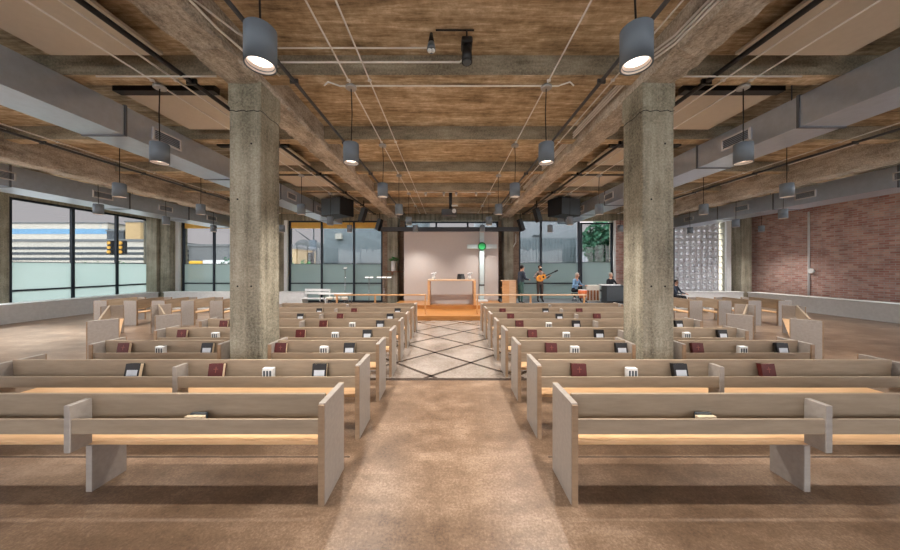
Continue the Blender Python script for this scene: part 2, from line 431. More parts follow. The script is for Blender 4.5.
# dark steel beam over the screen wall
struct('trim_7', B('steeldark', -3.9, 4.1, 15.75, 15.95, 4.02, 4.24), label='dark steel beam across the chancel')
# screen wall with cross
struct('wall_chancel', B('screen', -2.28, 2.5, 14.6, 14.75, 0, 3.84), label='plain pale screen wall behind the communion table')

# low white sill cabinets along the windows
def sill(name, x0, x1, y0, y1, lab, h=.70):
    t = thing(name, lab, 'sill cabinet', (0,0,0))
    link('cabinet_body', B('white', x0, x1, y0, y1, 0, h-.04), t)
    link('cabinet_top', B('white', x0-.03, x1+.03, y0-.03, y1+.03, h-.04, h, bev=.008), t)
sill('sill_cabinet', -16.35, -15.75, 4.0, 15.6, 'long white sill cabinet running along the side street windows')
sill('sill_cabinet', -15.6, -10.9, 15.75, 16.15, 'white sill cabinet under the street window in the corner')
sill('sill_cabinet', -9.3, -7.9, 15.75, 16.15, 'short white sill cabinet under the window beside the plant')
sill('sill_cabinet', 16.2, 16.8, 6.0, 15.6, 'long white sill cabinet running along the brick side wall')
sill('sill_cabinet', 11.4, 16.1, 15.75, 16.15, 'white sill cabinet under the breeze-block screen')

# ------------------------------------------------------------------ pews
cache = {}
def shared(key, name, fn):
    if key not in cache: cache[key] = fn().mesh(name)
    return cache[key]
PD = .47
def pew(L, loc, rz, label, group, mid=None, racks=True):
    t = thing('pew', label, 'pew', loc, rz, group)
    T = .055; h = .86
    def endp():
        m = MB().mat('pew_panel'); m.box(0, T, .018, PD-.012, 0, h, bev=.004)
        m.mat('pew_edge'); m.box(.004, T-.004, 0, .02, 0, h-.012); m.box(.004, T-.004, PD-.014, PD, 0, h); return m
    me = shared('end', 'end_panel', endp)
    link('end_panel', me, t); link('end_panel', me, t, (L-T, 0, 0))
    def backm():
        m = MB().mat('pew'); m.prism([(.175,.54), (.21,.54), (.19,.875), (.158,.875)], T+.012, L-T-.012); return m
    link('backrest', shared(('back', L), 'backrest', backm), t)
    link('seat', shared(('seat', L), 'seat', lambda: MB().mat('seat').box(T, L-T, .17, PD-.005, .415, .45, bev=.006)), t)
    divs = [] if mid is None else [mid]
    xs = [T] + [v for d in divs for v in (d-T/2, d+T/2)] + [L-T]
    if racks:
        for k in range(0, len(xs), 2):
            a, b = xs[k], xs[k+1]
            def rack(a=a, b=b):
                m = MB().mat('pew'); m.box(a, b, .02, .04, .595, .722, bev=.003); m.box(a, b, .04, .172, .595, .612)
                return m
            link('book_rack', shared(('rack', L, k, mid), 'book_rack', rack), t)
    for d in divs:
        def sup(d=d):
            m = MB().mat('pew_panel'); m.box(d-T/2, d+T/2, .16, PD-.03, 0, .415, bev=.004); m.box(d-T/2, d+T/2, .012, .165, .44, .84, bev=.004); return m
        link('support_panel', shared(('sup', L, mid), 'support_panel', sup), t)
    return t
R0, DP = 2.41, .95
INL, INR, OUTL, OUTR = -1.045, 1.03, -5.4, 5.48
PG = 'pews facing the platform'
rowname = ['rearmost row', 'second row', 'third row', 'fourth row', 'fifth row', 'sixth row', 'seventh row', 'front row by the platform']
rowsuf = [' from the back' if 0 < k < 7 else '' for k in range(8)]
for r in range(8):
    y = R0+DP*r
    for s in (-1, 1):
        a, b = (INL, OUTL) if s < 0 else (INR, OUTR)
        lab = 'beige wooden pew in the %s%s, %s' % (rowname[r], rowsuf[r], SIDE[s] + ' of the aisle')
        def place(xa, xb, label, mid):
            L = round(abs(xb-xa), 3)
            # local x from the smaller X so that racks face the camera
            pew(L, (min(xa, xb), y, 0), 0, label, PG, mid)
        if r == 2:
            ca, cb = (-2.72, -3.42) if s < 0 else (2.80, 3.5)
            place(a, ca, 'short beige pew between aisle and column, %s%s, %s' % (rowname[r], rowsuf[r], SIDE[s]), None)
            place(cb, b, 'short beige pew beyond the column, %s%s, %s' % (rowname[r], rowsuf[r], SIDE[s]), None)
        else:
            L = round(abs(b-a), 3); md = 2.17
            place(a, b, lab, (L-md if s < 0 else md))
# pews in the side sections, facing the centre
sx = {-1: [-12.35, -11.32, -10.34, -9.32, -8.32], 1: [8.82, 9.83, 10.86, 11.9]}
for s in (-1, 1):
    order = list(reversed(sx[s])) if s < 0 else sx[s]
    for k, x in enumerate(order):
        lab = 'grey-ended side pew facing the centre, %s from the aisle, %s' % (ORD[k], SIDE[s])
        if s < 0: pew(1.3, (x, 11.3, 0), -math.pi/2, lab, 'side section pews', None, False)
        else: pew(1.3, (x, 10.0, 0), math.pi/2, lab, 'side section pews', None, False)
for s in (-1, 1):
    t = thing('bench', 'long low white bench behind the side pews, before the sill cabinets, ' + SIDE[s], 'bench', (s*10.9+(.3 if s > 0 else 0), 13.2, 0))
    link('seat', B('white', -2.7, 2.2, -.2, .2, .40, .46, bev=.006), t); link('lower_shelf', B('white', -2.6, 2.1, -.16, .16, .14, .17), t)
    for a in (-2.6, -1, .55, 2.05): link('leg', B('white', a, a+.05, -.18, .18, 0, .40), t)
# two angled pews each side between the two sections
for s in (-1, 1):
    for k, (ex, ey, L) in enumerate(((-7.0, 6.85, 3.0), (-7.75, 6.15, 3.6))):
        d = Vector((-.735, .678)); f = Vector((.678, .735))
        lab = ['front', 'rear'][k] + ' angled pew standing diagonally behind the side section, ' + SIDE[s]
        if s < 0:
            far = Vector((ex, ey))+d*L
            pew(L, (far.x, far.y, 0), math.atan2(-d.y, -d.x), lab, 'angled pews', None, False)
        else:
            o = Vector((-ex+.25, ey)); dd = Vector((.735, .678))
            pew(L, (o.x, o.y, 0), math.atan2(dd.y, dd.x), lab, 'angled pews', None, False)

# ------------------------------------------------------------------ books and card holders in the racks
def book_me(col):
    def cov():
        m = MB().mat('red' if col == 'red' else 'bookblack')
        m.box(-.082, .082, -.026, -.021, 0, .225); m.box(-.082, .082, .021, .026, 0, .225); m.box(-.087, -.082, -.026, .026, 0, .225)
        if col == 'red':
            m.mat('emblem'); m.box(-.004, .004, -.0275, -.026, .12, .19); m.box(-.026, .026, -.0275, -.026, .158, .166)
        return m
    return shared(('book', col), 'book_cover', cov)
def book(col, X, Y, label, group, tilt=-.2, rz=0):
    t = thing('hymnal' if col == 'red' else 'bible', label, 'book', (X, Y+.08, .626), rz, group)
    t.rotation_euler = (tilt, 0, rz)
    link('cover', book_me(col), t)
    link('page_block', shared('pages', 'page_block', lambda: MB().mat('page').box(-.081, .077, -.021, .021, .004, .220)), t)
    if col == 'black':
        link('sticker', shared('stick', 'sticker', lambda: MB().mat('label').box(-.062, .062, -.0275, -.026, .085, .152)), t)['label'] = 'pale grey sticker'
def holder(X, Y, label):
    t = thing('card_holder', label, 'card holder', (X, Y+.085, .613), 0, 'white card holders in the pew racks')
    link('holder_body', shared('hold', 'holder_body', lambda: MB().mat('white').box(-.062, .062, -.03, .03, 0, .195, bev=.004)), t)
    for q in (-.036, 0, .036):
        link('card_slot', shared('slot', 'card_slot', lambda: MB().mat('bldg_dark').box(-.011, .011, -.033, -.029, .03, .168)), t, (q, 0, 0))
ITEMS = {  # row -> (pixel, kind) from the street-window side to the brick-wall side
 1: [(131,'b'), (215,'r'), (268,'w'), (319,'b'), (580,'r'), (632,'w'), (682,'b'), (770,'r')],
 2: [(122,'r'), (160,'w'), (206,'b'), (280,'r'), (324,'w'), (349,'b'), (552,'r'), (575,'w'), (622.5,'b'), (699,'r'), (743,'w'), (784,'b')],
 3: [(181,'r'), (215,'w'), (300,'r'), (335,'w'), (367,'b'), (533,'r'), (566.5,'w'), (600,'b'), (687,'w'), (724,'b')],
 4: [(223,'r'), (323,'r'), (352,'w'), (380,'b'), (520,'r'), (549,'w'), (577,'b'), (680,'b')],
 5: [(300,'b'), (340,'r'), (390,'b'), (511,'r'), (560,'b'), (598,'r')],
 6: [(319,'b'), (354,'r'), (397.5,'b'), (503,'r'), (546,'b'), (580,'r')],
 0: [(195,'w0'), (706,'w0')]}
for r, its in ITEMS.items():
    Y = R0+DP*r
    for s in (-1, 1):
        mine = sorted([(abs(x-VX), x, k) for x, k in its if (x-VX)*s > 0]); cnt = {}; tot = {}
        for _, x, k in mine: tot[k] = tot.get(k, 0)+1
        for _, x, k in mine:
            n = cnt.get(k, 0); cnt[k] = n+1
            where = '%s%s pew, %s' % (rowname[r].replace(' row', '-row'), rowsuf[r], SIDE[s])
            X = px(x, Y+.07)
            th = '' if tot[k] == 1 else ', %s from the aisle' % ORD[n]
            if k == 'r': book('red', X, Y, 'red hardback book, %s%s' % (where, th), 'red hymnals in the pew racks', -.17-.04*random.random(), random.uniform(-.06, .06))
            elif k == 'b': book('black', X, Y, 'black book with pale sticker, %s%s' % (where, th), 'black bibles in the pew racks', -.17-.04*random.random(), random.uniform(-.06, .06))
            elif k == 'w': holder(X, Y, 'white slotted card holder, %s%s' % (where, th))
            else:
                t = thing('card_tray', 'low cream card tray with dark cards, rearmost pew, %s' % SIDE[s], 'card tray', (X, Y+.09, .613), 0, 'card trays on the rearmost pews')
                link('tray_body', shared('tray', 'tray_body', lambda: MB().mat('page').box(-.08, .08, -.035, .0, 0, .114, bev=.004)), t)
                link('card_stack', shared('cards', 'card_stack', lambda: MB().mat('bldg_dark').box(-.06, .07, .002, .03, 0, .124)), t)

# ------------------------------------------------------------------ pendants
def pend_meshes():
    r, h = .121, .32
    sh = MB().mat('shade'); sh.lathe([(r-.012,.02), (r,.0), (r,h-.012), (r-.012,h), (.02,h), (.02,h-.012), (r-.02,h-.02), (r-.02,.02), (r-.012,.02)], 32, caps=False)
    rf = MB().mat('reflector'); rf.lathe([(r-.012,.006), (r-.021,.03), (.062,.10)], 32, caps=False)
    le = MB().mat('lens'); le.lathe([(.088,.05), (.06,.056), (.02,.06)], 24)
    return sh.mesh('shade'), rf.mesh('reflector'), le.mesh('lens')
PSH, PRF, PLE = pend_meshes()
BOXM = MB().mat('box').lathe([(.075,-.03), (.085,-.022), (.085,.012), (.06,.03)], 20).mesh('junction_box')
LD = bpy.data.lights.new('pendant_beam', 'SPOT'); LD.energy = 300; LD.color = (1.0, .92, .84); LD.spot_size = math.radians(118); LD.spot_blend = 1.0; LD.shadow_soft_size = .05
LS = bpy.data.lights.new('pendant_beam_side', 'SPOT'); LS.energy = 260; LS.color = (1.0, .94, .88); LS.spot_size = math.radians(118); LS.spot_blend = 1.0; LS.shadow_soft_size = .09
LE = LD.copy(); LE.energy = 230
def pendant(x, y, label, zb=3.68, ztop=4.9, ld=LD):
    t = thing('pendant_lamp', label, 'pendant lamp', (x, y, zb), 0, 'grey cylinder pendant lamps')
    link('shade', PSH, t); link('reflector', PRF, t)['label'] = 'pale inner reflector ring'; link('lens', PLE, t)['label'] = 'glowing lamp lens'
    sw = random.uniform(-.02, .02); H = ztop-zb
    link('cord', MB().mat('cable').tube([(0,0,.315), (sw*.2,0,.40), (sw,0,.36+(H-.36)*.5), (0,0,H-.02)], .008, 6), t)
    link('junction_box', BOXM, t, (0, 0, H))
    l = bpy.data.objects.new('lamp_beam', ld); C.objects.link(l); l.parent = t; l.location = (0,0,.0)
PY = [2.4, 4.62, 6.82, 9.05, 11.25, 13.45]
for s, cols in ((-1, (-1.57, -4.64, -7.8)), (1, (1.56, 4.72, 8.0))):
    for q, x in enumerate(cols):
        ys = PY if q == 0 else PY[1:]
        for k, y in enumerate(ys):
            i = k
            nm = ['nearest-the-aisle', 'middle', 'outer'][q]
            pendant(x, y, 'grey cylinder pendant, %s line on %s, %s lamp from the rear' % (nm, SIDE[s], ORD[i]), ld=(LE if y > 13 else LD) if q == 0 else LS)
for k, y in enumerate((9.2, 11.4, 13.7)):
    pendant(-11.2, y, 'small grey pendant hanging by the outer duct, street-window side, %s of three' % ORD[k], 3.72, 5.2, LS)
for k, y in enumerate((10.0, 12.1, 14.4)):
    pendant(12.05 if y > 11 else 11.6, y, 'small grey pendant hanging by the outer duct, brick-wall side, %s of three' % ORD[k], 3.72, 5.2, LS)
pendant(16.0, 14.75, 'white-bottomed grey pendant hanging against the brick wall', 3.85, 5.2, LS)

# ------------------------------------------------------------------ conduits
def conduit(pts, r, label, m='steel', cat='conduit', group='ceiling conduits', straps=()):
    mb = MB().mat(m).tube(pts, r, 8)
    for p in straps: mb.box(p[0]-r*2.2, p[0]+r*2.2, p[1]-.015, p[1]+.015, p[2]-r*1.2, p[2]+r*1.4)
    return tag(link('ceiling_conduit', mb), label, cat, group)
zc = 4.93
def runc(x, r, label, m='steel', y0=YN+.3, y1=15.5, z=zc):
    conduit([(x, y0, z), (x, y1, z)], r, label, m, straps=[(x, y+.1, z) for y in JY if y0 < y < y1])
runc(-1.57, .012, 'straight steel conduit carrying the inner lamp line, street-window side')
runc(-1.24, .012, 'straight steel conduit between the inner lamp line and the projector')
runc(1.56, .012, 'straight steel conduit carrying the inner lamp line, brick-wall side')
runc(-2.42, .028, 'dark grey pipe running along the main beam, street-window side', 'steeldark', z=4.918)
runc(2.38, .028, 'dark grey pipe running along the main beam, brick-wall side', 'steeldark', z=4.918)
runc(2.56, .012, 'thin steel conduit beside the dark pipe, brick-wall side')
for s, xs in ((-1, (-4.02, -4.26, -4.64)), (1, (4.02, 4.28, 4.72))):
    runc(xs[0], .035, 'black cable track across the side bay, ' + SIDE[s], 'black', z=4.91)
    runc(xs[1], .014, 'steel conduit beside the black track, ' + SIDE[s])
    runc(xs[2], .012, 'steel conduit carrying the middle lamp line, ' + SIDE[s])
    runc(s*9.1, .014, 'steel conduit between duct and deep beam, ' + SIDE[s])
    runc(s*9.45, .03, 'dark pipe between duct and deep beam, ' + SIDE[s], 'steeldark', z=4.915)
    runc(s*7.8 if s < 0 else 8.0, .012, 'steel conduit carrying the outer lamp line, ' + SIDE[s])
    xb = -10.17 if s < 0 else 10.37
    conduit([(xb, YN+.3, 5.16), (xb, 16, 5.16)], .025, 'white pipe along the top of the deep beam, ' + SIDE[s], 'white')
# conduits on the main beams' inner faces, kinking round the columns
def beamcond(x, s, z, lab, kink=.06):
    conduit([(x, YN+.3, z), (x, 3.7, z), (x-s*kink*.6, 4.1, z+.06), (x-s*kink, 4.4, z+.1), (x-s*kink, 16, z+.1)], .016, lab)
for k in range(3): beamcond(2.905, 1, 4.88+k*.055, '%s of three parallel conduits on the main beam, brick-wall side' % ['lowest', 'middle', 'topmost'][k])
conduit([(-2.835, YN+.3, 4.98), (-2.835, 3.2, 4.98), (-2.72, 3.7, 5.02), (-2.6, 3.95, 5.06), (-2.6, 4.39, 5.06)], .013, 'upper conduit bending off the main beam, street-window side')
conduit([(-2.835, YN+.3, 4.93), (-2.835, 3.5, 4.93), (-2.76, 4.0, 4.93), (-2.6, 4.3, 4.93), (-2.6, 4.42, 4.95)], .016, 'lower conduit bending off the main beam, street-window side')
# cross runs
conduit([(-2.84, 3.98, 5.04), (-.31, 3.98, 5.04)], .011, 'cross conduit ending at the small ceiling spotlight')
conduit([(-2.84, 4.1, 4.93), (.15, 4.1, 4.93), (.24, 4.1, 5.0)], .013, 'cross conduit ending at the black projector lamp')
conduit([(-1.95, 4.5, 4.85), (-1.9, 4.52, 4.92), (-1.75, 4.62, 4.92), (1.75, 4.62, 4.92), (1.9, 4.52, 4.92), (1.95, 4.5, 4.85)], .012, 'hooked cross conduit linking the two inner lamp lines')
conduit([(-1.3, 10.6, 4.9), (-1.3, 11.15, 4.93), (1.8, 11.15, 4.93)], .014, 'cross conduit over the platform steps')
for s in (-1, 1):
    conduit([(s*3.5, 4.33, 4.88), (s*5.3, 4.33, 4.88)], .013, 'short cross conduit beside the column, ' + SIDE[s])

# ------------------------------------------------------------------ acoustic panels in the side bays
for s in (-1, 1):
    for k, y in enumerate(JY):
        if y < 0 or y > 13: continue
        t = thing('ceiling_panel', 'flat beige acoustic ceiling panel, %s, %s bay from the rear' % (SIDE[s], ORD[k-2]), 'acoustic panel', (s*4.87, y+1.28, 5.03), 0, 'acoustic ceiling panels')
        link('panel_board', shared('apan', 'panel_board', lambda: MB().mat('panel').box(-.80, .80, -.62, .62, 0, .04)), t)
        link('panel_channel', shared('achan', 'panel_channel', lambda: MB().mat('black').box(-.86, .86, -.78, -.64, -.01, .10)), t)

# ------------------------------------------------------------------ ducts
def duct(s, xi, xo, z0, z1, ys, grilles, y0, y1, lab):
    t = thing('air_duct', lab, 'air duct', (0,0,0))
    a, b = sorted((xi*s, xo*s))
    link('duct_body', B('duct', a, b, y0, y1, z0, z1), t)
    for y in ys: link('duct_flange', B('flange', a-.02, b+.02, y-.02, y+.02, z0-.02, z1+.02), t)
    for y in grilles:
        f = MB().mat('vent'); xa = s*xi; w = -s
        def bx(u0, u1, v0, v1, p, q):
            f.box(*sorted((xa+w*p, xa+w*q)), y+u0, y+u1, (z0+z1)/2+v0, (z0+z1)/2+v1)
        bx(-.30,.30,.09,.12,0,.035); bx(-.30,.30,-.12,-.09,0,.035); bx(-.30,-.27,-.09,.09,0,.035); bx(.27,.30,-.09,.09,0,.035)
        g = link('vent', f, t)
        l = MB().mat('flange')
        for q in range(5): l.box(*sorted((xa+w*.002, xa+w*.018)), y-.27, y+.27, (z0+z1)/2-.075+q*.036, (z0+z1)/2-.058+q*.036)
        link('louvre', l, g)
    # drop rods to the slab
    for y in ys[1::2]:
        r = MB().mat('steeldark').tube([(s*xi, y+.1, z1-.01), (s*xi, y+.1, 5.3)], .01, 6); link('hanger_rod', r, t)
duct(-1, 5.85, 6.60, 4.40, 4.92, [-3, -.6, 1.8, 3.2, 5.2, 7.8, 10.0, 12.4, 14.6], [5.97, 8.3, 10.7, 13.0], YN+.2, 15.8, 'large grey air duct beside the acoustic panels, street-window side')
duct(1, 5.95, 6.72, 4.40, 4.92, [-3, -.6, 1.8, 4.9, 6.9, 8.9, 11.0, 13.0, 14.8], [5.97, 8.3, 10.7, 13.0], YN+.2, 15.8, 'large grey air duct beside the acoustic panels, brick-wall side')
duct(-1, 12.2, 13.3, 4.26, 4.85, [2, 5, 8, 11, 13.5], [7.8, 10.15, 12.4, 14.8], YN+.2, 16.2, 'outer grey air duct along the street windows')
duct(1, 12.5, 13.5, 4.26, 4.85, [2, 5, 8, 11.1, 13.4], [7.8, 10.1, 12.3, 15.0], YN+.2, 16.2, 'outer grey air duct along the brick wall')

# ------------------------------------------------------------------ ceiling equipment
t = thing('ceiling_spotlight', 'small black and white spotlight under the ceiling, near the two cross conduits', 'spotlight', (-.245, 3.99, 5.25))
link('mount_arm', MB().mat('black').cyl((0,0,0), (0,-.0,-.14), .02, .045), t)
link('lamp_head', MB().mat('shade').cyl((0,0,-.14), (0,-.03,-.25), .045, .06), t)
for q in (-.024, .024): link('lens', MB().mat('white').ball((q, -.03, -.262), .03, sub=2), t)
t = thing('ceiling_projector', 'black stage lamp hanging from a bar under the ceiling', 'stage lamp', (.24, 3.95, 5.25))
link('mount_bar', MB().mat('black').tube([(-.42, -.05, -.03), (.1, -.05, -.03)], .012, 6), t)
link('mount_stem', MB().mat('black').tube([(0, -.05, -.03), (0, -.05, -.2)], .012, 6), t)
hd = MB().mat('black'); hd.box(-.075, .075, -.14, .05, -.26, -.17, bev=.02); link('yoke', hd, t)
link('lamp_body', MB().mat('black').cyl((0,-.06,-.24), (0,-.10,-.50), .062, .07, 20), t)
link('lens', MB().mat('bldg_dark').cyl((0,-.10,-.498), (0,-.102,-.51), .055, .05, 20), t)
t = thing('hanging_projector', 'projector on a black pole hung over the platform', 'projector', (.0, 11.5, 5.25))
link('pole', MB().mat('black').cyl((.06,0,.0), (.06,0,-.95), .07, .06, 16), t)
link('projector_body', MB().mat('steeldark').box(-.3, .3, -.2, .2, -1.18, -.92, bev=.04), t)
link('lens', MB().mat('white').cyl((.2,-.19,-1.02), (.2,-.3,-1.02), .08, .08, 16), t)
link('side_clamp', MB().mat('white').box(.1, .36, -.1, .0, -.8, -.74, bev=.01), t)
for k, x in enumerate((-.9, -.2, .28, 1.05)):
    t = thing('ceiling_sprinkler', 'small steel fitting on the cross conduit over the steps, %s from the street side' % ORD[k], 'ceiling fitting', (x, 11.15, 4.9), 0, 'fittings on the cross conduit')
    link('fitting_body', MB().mat('box').cyl((0,0,-.06), (0,0,.04), .05, .05, 12), t); link('fitting_head', MB().mat('steel').cyl((0,0,-.12), (0,0,-.06), .03, .03, 10), t)

# speakers
def speaker(s):
    x = 4.78*s+(.15 if s > 0 else 0)
    t = thing('hanging_speaker', 'black cabinet loudspeaker hung from the ceiling, ' + SIDE[s], 'loudspeaker', (x, 12.35, 4.2), s*.45, 'hung loudspeaker cabinets')
    link('cabinet', B('black', -.56, .56, -.38, .38, 0, .74, bev=.02), t)
    link('grille', B('bldg_dark', -.53, .53, -.395, -.375, .03, .71), t)
    for q in (-.3, .3): link('hanger_bracket', MB().mat('black').tube([(q, 0, .73), (q, 0, 1.06)], .025, 8), t)
    for k, (X, Y, zb) in enumerate(((3.86, 12.6, 4.02), (3.74, 15.0, 3.95))):
        q = thing('hanging_speaker', 'slim black slanted loudspeaker hung under the main beam, %s, %s' % (SIDE[s], ['nearer the big speaker', 'nearer the far window'][k]), 'loudspeaker', (s*X+(.1 if s > 0 else 0), Y, zb), s*.3, 'slim slanted loudspeakers')
        c = MB().mat('black'); c.box(-.11, .11, -.12, .12, 0, .62, bev=.02)
        ob = link('cabinet', c, q); ob.rotation_euler = (-.1, s*-.28, 0)
        g = link('grille', B('bldg_dark', -.095, .095, -.13, -.118, .03, .59), q); g.rotation_euler = (-.1, s*-.28, 0)
        link('hanger_bracket', MB().mat('black').tube([(-s*.15, 0, .57), (-s*.15, 0, .92)], .02, 8), q)
speaker(-1); speaker(1)

# ------------------------------------------------------------------ platform, rail, table, cross
t = thing('platform', 'two-step orange oak platform at the end of the aisle', 'platform', (0,0,0))
link('lower_step', B('deck', -4.7, 5.6, 10.95, 12.8, 0, .18, bev=.008), t)
link('upper_step', B('deck', -2.5, 2.45, 12.8, 14.59, 0, .35, bev=.008), t)
t = thing('band_riser', 'grey carpeted band riser below the windows behind the guitarist', 'riser', (0,0,0))
link('riser_deck', B('carpet', 2.6, 8.28, 12.85, 15.6, .3, .35), t); link('riser_fascia', B('brownwood', 2.62, 8.26, 12.87, 15.58, 0, .3), t)
def rail(x0, x1, posts, lab, m):
    t = thing('communion_rail', lab, 'rail', (0, 11.3, .182), 0, 'communion rails')
    link('top_rail', B(m, x0, x1, -.035, .035, .735, .79, bev=.008), t)
    for p in posts: link('rail_post', B('oak', p-.03, p+.03, -.025, .025, 0, .735), t)
rail(-4.5, -.88, (-.93, -2.9, -4.4), 'pale oak communion rail on the street-window side of the steps', 'oak')
rail(1.06, 5.4, (1.11, 3.2, 5.3), 'communion rail with light painted into its paler top, on the brick-wall side of the steps', 'palewood')  # paler wood than the other rail, painting in the light on it
t = thing('communion_table', 'oak portal-shaped communion table centred on the platform', 'table', (.12, 13.1, .35))
link('tabletop', B('palewood', -1.07, 1.07, -.4, .4, 1.07, 1.14, bev=.01), t)
for s in (-1, 1): link('leg', B('oak', s*1.02-.05, s*1.02+.05, -.38, .38, 0, 1.07, bev=.006), t)
link('table_panel', B('screen', -.97, .97, .2, .23, 0, .42), t)
def vase(x, lab):
    t = thing('flower_vase', lab, 'vase', (x, 13.1, 1.49), 0, 'white flower vases on the communion table')
    link('vase_body', MB().mat('white').lathe([(.06,0), (.09,.06), (.07,.13), (.045,.17), (.06,.19)], 16), t)
    f = MB().mat('whitecloth')
    for k in range(9):
        a = k*2.4; r = .05+.07*(k % 3)/2; f.ball((r*math.cos(a), r*math.sin(a), .22+.03*(k % 3)), .045, sub=1)
    link('blossom', f, t)
vase(px(433.5, 13.1), 'white vase of blossoms on the communion table, away from the cross')
vase(px(469.5, 13.1), 'white vase of blossoms on the communion table, next to the cross')
t = thing('open_book', 'open black book propped on the communion table', 'book', (px(461, 13.05), 13.05, 1.49))
for s in (-1, 1):
    b = MB().mat('bookblack').box(min(0, s*.2), max(0, s*.2), -.01, .01, 0, .27); o = link('cover', b, t); o.rotation_euler = (-.5, 0, s*.35)
    o2 = link('page_block', MB().mat('label').box(min(0, s*.19), max(0, s*.19),   .01, .02, .015, .255), t); o2.rotation_euler = (-.5, 0, s*.35)
link('book_stand', MB().mat('black').box(-.12, .12, .01, .19, 0, .02), t)
t = thing('cross', 'tall pale cross with green disc beside the communion table', 'cross', (1.63, 14.3, .0))
link('cross_upright', B('cross', -.115, .115, -.05, .05, .35, 3.82, bev=.01), t)
link('cross_arm', B('cross', -.74, .74, -.051, .049, 2.96, 3.17, bev=.01), t)
g = link('disc', MB().mat('greendark').cyl((0,-.05,3.07), (0,-.09,3.07), .21, .21, 32, False), t)
link('disc_face', MB().mat('green').cyl((0,-.09,3.07), (0,-.10,3.07), .155, .155, 32, False), g)
link('cross_band', B('steeldark', -.13, .13, -.06, .06, 1.12, 1.19), t)
link('cross_base', B('white', -.28, .28, -.22, .22, .35, .42, bev=.01), t)
# bookcase
t = thing('bookcase', 'open oak bookcase beside the cross, shelves facing the table', 'bookcase', (2.78, 13.5, .35))
link('side_panel', B('oak', .29, .32, -.2, .2, 0, 1.05), t); link('side_panel', B('oak', -.32, .0, -.2, -.17, 0, 1.05), t)
link('front_panel', B('palewood', 0, .29, -.21, -.18, 0, 1.05), t)
link('top_board', B('palewood', -.33, .33, -.22, .21, 1.05, 1.08), t)
for z in (.03, .38, .72): link('shelf', B('oak', -.32, .29, -.165, .2, z, z+.025), t)

# plant on shelf
t = thing('wall_shelf', 'small wooden shelf on the far column under the plant', 'shelf', (-3.12, 16.02, 1.78))
link('shelf_board', B('brownwood', -.3, .62, -.38, .08, 0, .04), t); link('shelf_bracket', B('brownwood', -.05, .0, -.12, .08, -.16, 0), t)
t = thing('potted_plant', 'leafy green plant in a tall white vase on the column shelf', 'plant', (px(393.5, 15.78), 15.78, 1.82))
link('vase', MB().mat('white').lathe([(.09,0), (.115,.02), (.12,.55), (.10,.56)], 20), t)
lf = MB().mat('leaf')
for k in range(60):
    a = random.uniform(0, 6.28); el = random.uniform(.2, 1.3); L = random.uniform(.2, .42)
    d = Vector((math.cos(a)*math.cos(el), math.sin(a)*math.cos(el)*.5, math.sin(el)*.8)); p = Vector((0,0,.56)); q = p+d*L
    sd = d.cross(Vector((0,0,1))).normalized()*.05
    vs = [lf.bm.verts.new(v) for v in (p+d*L*.35, p+d*L*.7+sd, q+Vector((0,0,-.05)), p+d*L*.7-sd)]; lf.bm.faces.new(vs)
link('foliage', lf, t)
# music stands
def stand(X, Y, z0, zt, w, lab, n=1):
    t = thing('music_stand', lab, 'music stand', (X, Y, z0), 0, 'music stands with white sheets')
    link('stand_pole', MB().mat('chrome').tube([(0,0,.03), (0,0,zt)], .014, 8), t)
    for k in range(3):
        a = k*2.09+.5; link('stand_foot', MB().mat('chrome').tube([(0,0,.16), (.24*math.cos(a), .24*math.sin(a), .012)], .012, 6), t)
    d = link('desk', B('steeldark', -w/2, w/2, -.01, .01, 0, .08), t, (0, -.03, zt)); d.rotation_euler = (-1.1, 0, 0)
    for j in range(n):
        a = -w/2+j*w/n; q = link('sheet', B('white', a+.02, a+w/n-.02, -.018, -.011, .0, .14), t, (0, -.03, zt)); q.rotation_euler = (-1.1, 0, .0)
stand(px(369, 13.8), 13.8, 0, 1.50, .42, 'music stand with two white sheets in front of the street window', 2)
stand(px(384, 13.4), 13.4, 0, 1.52, .72, 'wide music stand with white sheets beside the plant column', 3)
stand(px(345, 15.0), 15.0, 0, 1.95, .2, 'tall slim stand with a white clip before the street window', 1)
# table with stools left of platform
t = thing('side_table', 'low white table behind the communion rail, below the street window', 'table', (px(336, 14.3), 14.3, 0))
link('tabletop', B('white', -.75, .75, -.3, .3, .70, .74, bev=.008), t)
for a in (-.68, .68):
    for b in (-.24, .24): link('leg', MB().mat('chrome').cyl((a,b,0), (a,b,.70), .02), t)
for k in range(3):
    t = thing('stool', 'small grey stool tucked at the low white table, %s from the plant' % ORD[2-k], 'stool', (px(330+7.5*k, 13.75), 13.7, 0), 0, 'grey stools at the white table')
    link('seat', MB().mat('bldg_pale').cyl((0,0,.5), (0,0,.62), .15, .15, 20), t); link('stool_base', MB().mat('steeldark').cyl((0,0,0), (0,0,.5), .12, .07, 16), t)
t = thing('bench', 'white slatted bench by the window beside the street-side column', 'bench', (-6.95, 15.0, 0), -.1)
for z in (.62, .78): link('back_slat', B('white', -.7, .7, .18, .21, z, z+.12), t)
link('seat', B('white', -.7, .7, -.22, .18, .4, .44), t)
for a in (-.65, .65): link('leg', B('white', a-.03, a+.03, -.2, .2, 0, .4), t); 
for a in (-.65, .65): link('back_post', B('white', a-.03, a+.03, .19, .24, 0, .9), t)

